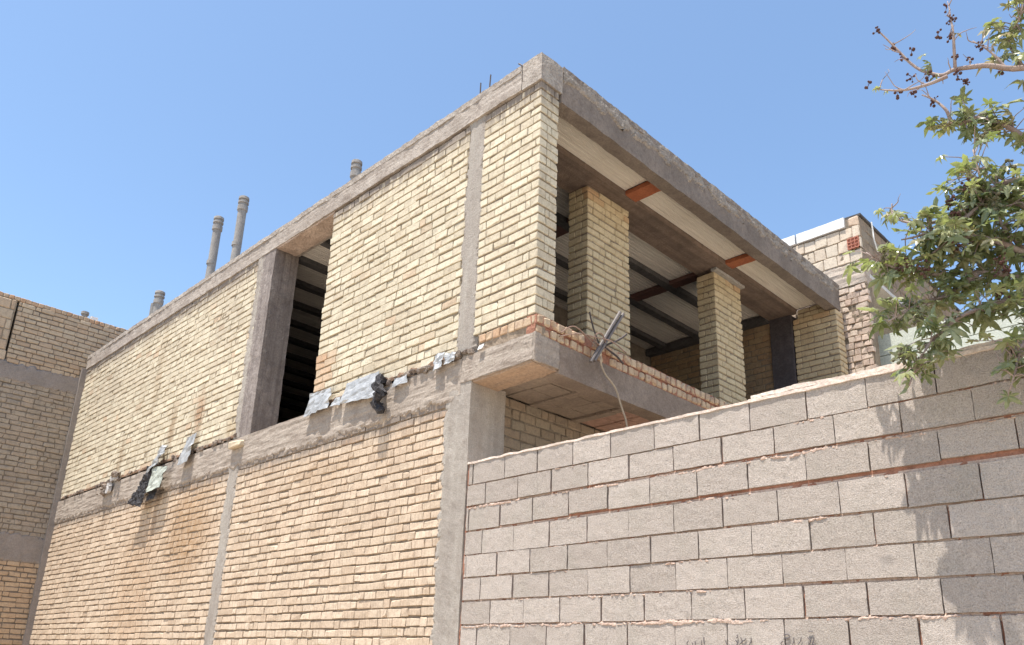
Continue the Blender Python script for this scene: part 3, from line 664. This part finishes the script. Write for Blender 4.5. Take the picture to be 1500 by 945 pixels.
# its front, facing the yard
mb = MB(); brick_panel(mb, Vector((XR, YR+.02, 6.20)), UY, 9., .98, course=.2, lens=((.3,3),(.22,2)), joint=.02, mnoise=.012, hue=lambda c: RU(0,.2)); Rr('block_panel', mb, ['brick_under', 'mortar_dark'])
mb = MB(); rough_box(mb, (XR-.25, YR+.02, 7.18), (XR+.03, 16, 7.22), .1, .004, 5); Rr('coping_strip', mb, 'joist')
mb = MB(); rough_box(mb, (XR-.22, YR+.21, 6.13), (XR+.012, 16, 6.198), .1, .004, 5); Rr('edge_beam', mb, 'grey_paint')
mb = MB(); box(mb, (-4, YR+.21, 6.16), (XR-.22, 16, 6.3)); Rr('soffit', mb, 'grey_paint')
mb = MB(); box(mb, (-4, 12.5, -H), (XR-.3, 12.7, 6.16)); box(mb, (-4.2, YR+.3, -H), (-4, 12.5, 6.16)); Rr('render_wall', mb, 'grey_paint')
mb = MB(); brick_panel(mb, Vector((XR-.05, 10.2, -H)), UY, 6., 7.6, course=.105, mnoise=.01, hue=lambda c: RU(0,.2), res=.08); Rr('brick_panel', mb, ['brick_rough', 'mortar'])
mb = MB(); tube(mb, spline([(XR+.05,7.42,7.22),(XR+.05,7.44,7.05),(XR+.05,7.45,6.9),(XR+.05,7.55,6.72)], 5), .012, 6); Rr('cable', mb, 'white')
# pale green yard wall in front of it
t = thing('yard_wall', (2.0, 7.75, -H), 'pale green rendered wall beyond the brick pier, half hidden by the tree', 'wall')
mb = MB(); rough_box(mb, (.2, 7.65, -H), (3.4, 7.85, 4.96), .15, .002, 3); mb.build('render', 'green_paint', t)
mb = MB(); rough_box(mb, (.2, 7.655, 4.975), (3.4, 7.845, 5.32), .15, .002, 3, 0, 2); mb.build('top_panel', 'green_paint', t)
# low building far to the right
t = thing('outbuilding', (7, 17, -H), 'distant brick building with pale roof edge behind the leaves at right', 'building')
mb = MB(); brick_panel(mb, Vector((1.6, 16.5, -H)), UX, 11, 9.3, course=.21, lens=((.42,3),(.3,2)), joint=.02, mnoise=.01, hue=lambda c: RU(0,.2), res=.1); mb.build('brick_panel', ['brick_left', 'mortar'], t)
mb = MB(); rough_box(mb, (1.4, 16.3, 7.7), (12.7, 17.2, 7.9), .2, .005, 3); mb.build('roof_edge', 'marble', t)

# ------------------------------------------------------------------ concrete block wall
bw = thing('block_wall', (4.3, .1, -H), 'grey concrete block wall with red mortar in the foreground, right of the column', 'wall')
XE = 9.0
rows = [1.815, 1.605, 1.40, 1.18, .97, .772, .572, .371, .168, -.035, -.24, -.445, -.65, -.855, -1.06, -1.265, -1.47, -1.6]
ph = [.08, .25, .045, .235, .04, .24, -.03, .22]
gap = [.013, .026, .036, .015, .018, .02, .02, .02]
mb = MB()
for k in range(len(rows)-1):
    zt, zb = rows[k], rows[k+1]
    p = ph[k] if k < 8 else (.05 if k % 2 else .24); j = gap[k] if k < 8 else .014
    xs = [.012] + ([p] if p > .02 else [])
    x = p
    while x < XE: x += .3955; xs.append(x+RU(-.008, .008))
    for a, b in zip(xs, xs[1:]):
        if b-a < .02: continue
        tp = fbm(Vector((a*.8, k*3.1, 0)), 2)*.007
        g2 = j*(1+.7*noise.noise(Vector((a*.9, k*5.3, 2))))*(1.15 if (k == 2 and 1 < a < 4.6) else .85)
        hz = (zt-zb-g2)/2
        vg = random.choice((.002, .003, .004, .005, .007, .011)); yo = RU(-.004, .004); zo = tp*.6
        if a > 5.2: box(mb, (a+vg, yo, zb+g2+zo), (b-vg, .19, zb+g2+zo+2*hz), 0, random.random()); continue
        rough_box(mb, (a+vg, yo, zb+g2+zo), (b-vg, .19, zb+g2+zo+2*hz), .033, .0032, 15, 0, random.random()*9, 0., random.random())
sheet(mb, Vector((0, .0, -H)), UX, UZ, XE, 1.79+H, .03, lambda a, b, P: -.022+.006*fbm(P*9)+.004*noise.noise(P*35), 1)
box(mb, (0, .07, -H), (XE, .2, 1.79), 1)
bwk = mb.build('blockwork', ['block', 'mortar_red'], bw)
# mortar squeezed out of the bed joints
mb = MB()
for k in range(1, 11):
    z = rows[k]
    hgt = .05; den = (0, .2, .36, .0, .1, .08, .14, .45, .2, .2, .2)[k]
    sheet(mb, Vector((.02, -.004, z-.030)), UX, UZ, XE-.02, hgt, .011,
          lambda a, b, P, k=k, den=den: -.024+.0240*smooth((fbm(Vector((a*1.7, k*9.1, 0)), 2)*.5+den+.42*fbm(P*24)+.3*noise.noise(P*60)-1.6*abs(b/.05-.52+.3*noise.noise(Vector((a*5, k, 1)))))/.4)+.002*noise.noise(P*80), 0)
mb.build('joint_mortar', 'mortar_pink', bw)
mb = MB(); rough_box(mb, (-.01, -.008, 1.806), (2.87, .205, 1.824), .022, .007, 9, 0, 1, .006)
rough_box(mb, (2.85, -.012, 1.806), (XE, .205, 1.828), .025, .006, 9, 0, 2, .005)
rough_box(mb, (2.87, -.004, 1.828), (XE, .19, 1.855), .022, .008, 9, 0, 3, .005); mb.build('mortar_cap', 'mortar_cap', bw)
mb = MB(); rough_box(mb, (-.004, .008, -H), (.02, .16, 1.80), .03, .012, 9, 0, 3); mb.build('end_joint', 'mortar_red', bw)
# handwriting in pencil on the course at the frame's foot (x, z measured on the wall)
def px(x, y, x0, sx): return (x0 + x*sx, .3400 - y*.000392)
strokes = []
for s in ([(95,290),(70,320),(62,350),(90,400)], [(160,320),(175,350),(178,400)], [(225,300),(232,340),(240,400)], [(180,395),(240,400)], [(350,300),(355,345),(350,385)], [(400,225),(398,290),(404,350)], [(348,285),(352,292)], [(300,240),(306,245)],
          [(820,285),(830,340),(870,385),(960,390),(1040,360),(1020,310),(1000,280)], [(1030,190),(1045,215),(1020,250)], [(1100,235),(1110,270),(1140,295),(1185,270),(1190,240)], [(1140,295),(1100,330),(1070,355)], [(1285,240),(1280,310),(1240,375)]):
    strokes.append([(2.276 + x*.000385, .352 - y*.00036) for x, y in s])
for s in ([(480,200),(560,195),(580,240),(480,265)], [(470,300),(435,325),(440,370),(480,400)], [(645,240),(648,300),(620,355)], [(770,235),(755,300),(710,355)], [(870,240),(905,280),(915,320),(875,355)], [(930,235),(920,290),(900,310)], [(975,240),(960,310),(920,395)], [(940,330),(1000,400)], [(590,370),(575,400)], [(890,150),(960,152)]):
    strokes.append([(2.80 + x*.000392, .352 - y*.00036) for x, y in s])
mb = MB()
for s in strokes: tube(mb, [(a, -.0085, b) for a, b in [(q.x, q.z) for q in spline([(x, 0, z) for x, z in s], 4)]], .0028, 5)
mb.build('pencil_writing', 'ink', bwk)

# ------------------------------------------------------------------ tree
def rnd_dir(): 
    while True:
        v = Vector((RU(-1,1), RU(-1,1), RU(-1,1)))
        if .1 < v.length < 1: return v.normalized()
tree = thing('tree', (5.6, .9, -H), 'tree with lobed leaves and brown seed clusters overhanging the block wall at right', 'tree')
mb = MB()
trunk = spline([(5.6,.9,-H),(5.58,.88,-.4),(5.5,.8,.8),(5.42,.7,1.6),(5.3,.6,2.4),(5.28,.5,3.2),(5.35,.45,4.2)], 6)
tube(mb, trunk, [.11-.075*i/(len(trunk)-1) for i in range(len(trunk))], 12); mb.build('trunk', 'bark', tree, smooth=True)
BR = {
'B1': [(5.28,.5,3.2),(5.0,.3,3.58),(4.74,0,3.49),(4.56,-.1,3.55),(4.42,-.15,3.57),(4.34,-.2,3.54),(4.22,-.2,3.68),(4.14,-.25,3.83),(4.07,-.3,3.98)],
'B1a': [(4.42,-.15,3.57),(4.45,-.2,3.73),(4.45,-.2,3.91),(4.44,-.15,4.08)],
'B1b': [(4.38,-.2,3.51),(4.25,-.25,3.48),(4.11,-.3,3.5),(4.0,-.3,3.58)],
'B1c': [(4.67,-.05,3.5),(4.59,-.1,3.65),(4.53,-.1,3.76)],
'B1d': [(4.74,0,3.49),(4.68,.1,3.79),(4.76,.1,3.95),(4.81,.1,4.13)],
'B2': [(5.29,.55,2.6),(4.85,.3,2.84),(4.66,.1,3.11),(4.49,0,3.27),(4.35,-.05,3.27),(4.32,-.1,3.36),(4.28,-.1,3.45),(4.21,-.1,3.53)],
'B3': [(5.3,.6,2.3),(4.83,.3,2.49),(4.6,.1,2.67),(4.44,0,2.75),(4.29,-.1,2.63),(4.13,-.2,2.6),(3.99,-.2,2.7),(3.98,-.2,2.79)],
'B4': [(5.4,.65,1.9),(4.76,.4,2.17),(4.53,.1,2.22),(4.34,-.05,2.27),(4.13,-.2,2.27),(3.98,-.3,2.32),(3.85,-.35,2.44)],
'B5': [(5.4,.68,1.8),(4.79,.2,2.12),(4.61,.1,2.31),(4.5,0,2.53),(4.45,-.1,2.77),(4.43,-.1,3.02)],
'B6': [(5.42,.7,1.6),(4.77,.2,1.97),(4.55,-.1,2.01),(4.38,-.2,1.98),(4.22,-.3,1.88),(4.08,-.35,1.73),(4.0,-.35,1.57)],
'B7': [(5.42,.7,1.6),(4.78,.1,1.90),(4.61,-.1,1.85),(4.51,-.2,1.68),(4.45,-.25,1.48)],
'B8': [(4.34,-.05,2.27),(4.21,-.15,2.14),(4.05,-.25,2.07),(3.91,-.3,2.0)],
'B9': [(4.61,.1,2.31),(4.44,-.1,2.42),(4.3,-.2,2.43),(4.19,-.3,2.34)],
'B10': [(4.85,.3,2.84),(4.55,0,2.8),(4.36,-.15,2.58),(4.2,-.25,2.5),(4.05,-.33,2.47)],
'R7': [(5.28,.5,3.4),(5.0,-.2,4.3),(4.75,-.95,4.75),(4.4,-1.22,4.9),(4.1,-1.3,4.95)], 'R8': [(5.28,.5,3.3),(5.1,-.5,4.2),(4.9,-1.2,4.6),(4.5,-1.5,4.9)],  # unseen boughs above the frame, added to shade the block wall
'R1': [(5.3,.55,2.6),(5.5,0,2.9),(5.5,-.5,3.1)], 'R2': [(5.35,.6,2.2),(5.1,0,2.4),(4.95,-.5,2.5)], 'R3': [(5.3,.5,3.2),(5.9,.6,3.9),(6.3,.5,4.4)],
'R4': [(5.4,.65,1.9),(6.0,.3,2.4),(6.5,.0,2.7)], 'R5': [(5.3,.5,3.0),(5.2,1.1,3.7),(5.0,1.6,4.1)], 'R6': [(5.35,.45,4.2),(5.3,.3,4.8),(5.2,.2,5.2)]}
RB = {'B1': .021, 'B1a': .011, 'B1b': .012, 'B1c': .009, 'B1d': .011}
paths = {}; BO = {}
for k, p in BR.items():
    sp = spline(p, 5); r0 = RB.get(k, .021); N = len(sp)
    sp = [q + noise.noise_vector(q*6)*.012 for q in sp]
    mb = MB(); tube(mb, sp, [r0*(1-.8*i/(N-1)) for i in range(N)], 8)
    if k[0] == 'B':
        for i in range(9 if k == 'B1' else 6):
            j = int(RU(.3, .97)*(N-1)); p = sp[j]; d = (sp[min(j+1, N-1)]-sp[max(j-1, 0)]).normalized()
            q = (d*RU(.2, 1)+rnd_dir()*.9+Vector((0, 0, .25))).normalized()*RU(.04, .14)
            tube(mb, spline([p, p+q*.5+rnd_dir()*.018, p+q, p+q*1.25+rnd_dir()*.02], 3), [.0042-.0032*t/9 for t in range(10)], 5)
    BO[k] = mb.build('branch', 'bark', tree, smooth=True); paths[k] = sp

LEAF = []                     # seven-lobed outline in the unit leaf
for ang, ln in ((-150,.5),(-105,.62),(-55,.85),(0,1.),(55,.85),(105,.62),(150,.5)):
    LEAF.append((ang, ln))
def leaf(mb, base, d, up, size, tint, hue):
    d = d.normalized(); s = d.cross(up)
    if s.length < .05: s = d.cross(UX)
    s.normalize(); n = s.cross(d).normalized()
    c = base; vs = [tuple(c + n*.02*size)]; fs = []
    def pt(ang, r, dz): 
        a = math.radians(ang)
        q = c + d*(math.cos(a)*r*size) + s*(math.sin(a)*r*size) + n*(dz*size); return (q.x, q.y, q.z)
    droop = RU(.05, .5); ring = []
    for i, (ang, ln) in enumerate(LEAF):
        ln *= RU(.78, 1.12); aa = ang+RU(-7, 7); wd = RU(11, 14)
        tw = RU(-.08, .08)
        c1 = RU(-.1, .1); ring += [pt(aa-wd-9, ln*.43, -droop*.14+c1), pt(aa-wd*.85, ln*.74, -droop*.4+tw), pt(aa+RU(-4,4), ln, -droop*RU(.7,1.3)+tw*1.6), pt(aa+wd*.85, ln*.74, -droop*.4-tw), pt(aa+wd+9, ln*.43, -droop*.14-c1)]
        mid = pt(aa, ln*.5, .03)
        b = len(vs); vs += ring[-5:] + [mid]
        fs += [[0, b, b+5], [b, b+1, b+5], [b+1, b+2, b+5], [b+2, b+3, b+5], [b+3, b+4, b+5], [b+4, 0, b+5]]
    for i in range(6): fs.append([0, 1+6*i+4, 1+6*(i+1)])
    mb.add(vs, fs, 0, tint, hue)
def spray(mb, p, size, hue, sp=.1):
    off = rnd_dir()*RU(.03, sp); off.z = off.z*.7+.01
    e = p + off
    tube(mb, [p, p+off*.5+Vector((0,0,.012)), e], [.0035, .0028, .002], 5, 1, cap=False)
    d = (off.normalized() + rnd_dir()*.6 + Vector((0, 0, -.2))).normalized()
    up = (UZ + rnd_dir()*.6 + Vector((0,-.35,0))).normalized()
    leaf(mb, e, d, up, size, random.random(), hue)
dens = {'B2': 62, 'B3': 78, 'B4': 95, 'B5': 130, 'B6': 92, 'B7': 80, 'B8': 60, 'B9': 75, 'B10': 50, 'R7': 190, 'R8': 150, 'R1': 60, 'R2': 64, 'R3': 50, 'R4': 60, 'R5': 46, 'R6': 50, 'B1d': 46}
lo = {'B2': .12, 'B3': .12, 'B4': .15}
for k, n in dens.items():
    mb = MB(); sp = paths[k]
    for i in range(n):
        f = RU(lo.get(k, .15), .97)
        if k == 'B2': f = RU(.1, .62)
        if k == 'B1d': f = RU(.1, .99)
        if k == 'B3' and random.random() < .75: f = RU(.1, .55)
        p = sp[int(f*(len(sp)-1))]
        spray(mb, p, RU(.055, .12), RU(.2, .9) if random.random() < .1 else RU(0, .12), .2 if k[0] == 'R' else .24 if k in ('B5','B7','B9') else .17)
    mb.build('foliage', ['leaf', 'bark'], BO[k])
mb = MB()                     # the few single leaves out on the bare top branch
for p, s, hu in (((4.01,-.3,3.57),.05,.1),((4.07,-.29,3.53),.05,.1),((4.27,-.22,3.72),.055,.15),((4.3,-.2,3.66),.055,.1),((4.3,-.22,3.62),.055,.2),((4.46,-.15,3.82),.06,.75),((4.33,-.2,3.55),.05,.2),((4.72,.02,3.42),.1,.45),((4.68,0,3.72),.09,.3),((4.66,0,3.64),.08,.1),((4.7,.05,3.78),.085,.4),((4.62,-.05,3.7),.06,.5)):
    leaf(mb, Vector(p), rnd_dir()+Vector((-.8,-.3,-.2)), (UZ+rnd_dir()*.7+Vector((0,-.6,0))).normalized(), s, random.random(), hu)
mb.build('foliage', 'leaf', BO['B1'])
def cluster(c, n, r, mat, spread=(1,1,1.3)):
    mb = MB()
    for i in range(n):
        o = rnd_dir()*RU(.2, 1); p = Vector(c)+Vector((o.x*r*spread[0], o.y*r*spread[1], o.z*r*spread[2])); s = RU(.004, .0105)
        tube(mb, [Vector(c), p], .0015, 4, cap=False)
        d = rnd_dir()
        tube(mb, [p-d*s, p-d*s*.6, p, p+d*s*.6, p+d*s], [s*.2, s*.85, s*1.05, s*.85, s*.2], 7)
    k = min(paths, key=lambda q: min((Vector(c)-x).length for x in paths[q]))
    mb.build('seed_cluster', mat, BO[k])
for c, n, r in (((4.07,-.3,3.98),9,.035),((4.13,-.25,3.85),8,.03),((4.17,-.24,3.75),6,.03),((4.22,-.22,3.8),7,.035),((4.2,-.22,3.6),8,.035),((4.45,-.2,3.9),12,.04),((4.44,-.2,3.78),9,.035),((4.44,-.18,4.02),6,.03),((4.37,-.2,3.83),7,.03),((4.43,-.18,3.64),8,.03),((4.43,-.17,3.52),8,.035),((4.3,-.22,3.56),6,.035),((4.12,-.28,3.5),8,.035),((4.2,-.25,3.45),6,.03),((4.55,-.1,3.7),9,.035),((4.5,-.12,3.62),6,.03),((4.27,-.1,3.46),14,.045),((4.46,-.14,3.47),8,.03),((4.64,-.02,3.53),9,.04),((3.97,-.32,3.6),4,.03)):
    cluster(c, n, r, 'seed')
for c, n, r in (((4.3,-.22,2.66),22,.04),((4.31,-.22,2.55),26,.05),((4.29,-.25,2.4),26,.055),((4.4,-.2,2.75),12,.035),((4.05,-.36,2.3),16,.05),((4.15,-.35,2.22),18,.05),((4.5,-.2,2.2),26,.06),((4.47,-.2,2.05),20,.05)):
    cluster(c, n, r, 'seed', (1,1,1.6))
for c, n, r in (((4.5,-.1,3.1),20,.06),((4.1,-.35,1.95),16,.05),((4.0,-.38,1.72),22,.06),((4.5,-.15,2.62),26,.07),((4.6,-.05,2.85),20,.06),((3.95,-.36,2.38),12,.04)):
    cluster(c, n, r, 'seed_green')

# ------------------------------------------------------------------ light, sky, camera
EL, AZX = math.radians(74), -.035
sd = Vector((AZX*math.cos(EL), -math.cos(EL), math.sin(EL))).normalized()
sun = bpy.data.lights.new('sun', 'SUN'); sun.energy = 4.6; sun.angle = math.radians(.53); sun.color = (1, .955, .88)
so = bpy.data.objects.new('sun', sun); COL.objects.link(so); so.rotation_euler = sd.to_track_quat('Z', 'Y').to_euler(); so.location = (0, -10, 30)
w = bpy.data.worlds.new('World'); S.world = w; w.use_nodes = True; nt = w.node_tree
bg = nt.nodes['Background']; sky = nt.nodes.new('ShaderNodeTexSky'); sky.sky_type = 'NISHITA'; sky.sun_disc = False
sky.sun_elevation = EL; sky.sun_rotation = math.pi - math.atan2(sd.x, -sd.y)*-1
sky.air_density = 1.0; sky.dust_density = 1.8; sky.ozone_density = .9; sky.altitude = 900
mx = nt.nodes.new('ShaderNodeMix'); mx.data_type = 'RGBA'; mx.blend_type = 'MULTIPLY'; mx.inputs[0].default_value = 1; mx.inputs[7].default_value = (.95, 1.015, 1.0, 1)
nt.links.new(sky.outputs[0], mx.inputs[6]); nt.links.new(mx.outputs[2], bg.inputs[0]); bg.inputs[1].default_value = .135
S.view_settings.view_transform = 'Standard'; S.view_settings.look = 'None'; S.view_settings.exposure = 1.05; S.view_settings.gamma = 1
cam = bpy.data.cameras.new('camera'); co = bpy.data.objects.new('camera', cam); COL.objects.link(co); S.camera = co
R = ((.70980745, .70353155, .03488173), (-.19732066, .24613011, -.94893863), (-.67619372, .66668083, .31352629))
m = Matrix.Identity(4)
for i in range(3):
    m[i][0] = R[0][i]; m[i][1] = -R[1][i]; m[i][2] = -R[2][i]
m[0][3], m[1][3], m[2][3] = 5.43056825, -4.81342503, H
co.matrix_world = m
cam.sensor_width = 36; cam.sensor_fit = 'HORIZONTAL'; cam.lens = 1185.563/1500*36; cam.shift_y = (594.816-472.5)/1500
cam.clip_start = .05; cam.clip_end = 3000
S.cycles.max_bounces = 8; S.cycles.diffuse_bounces = 5
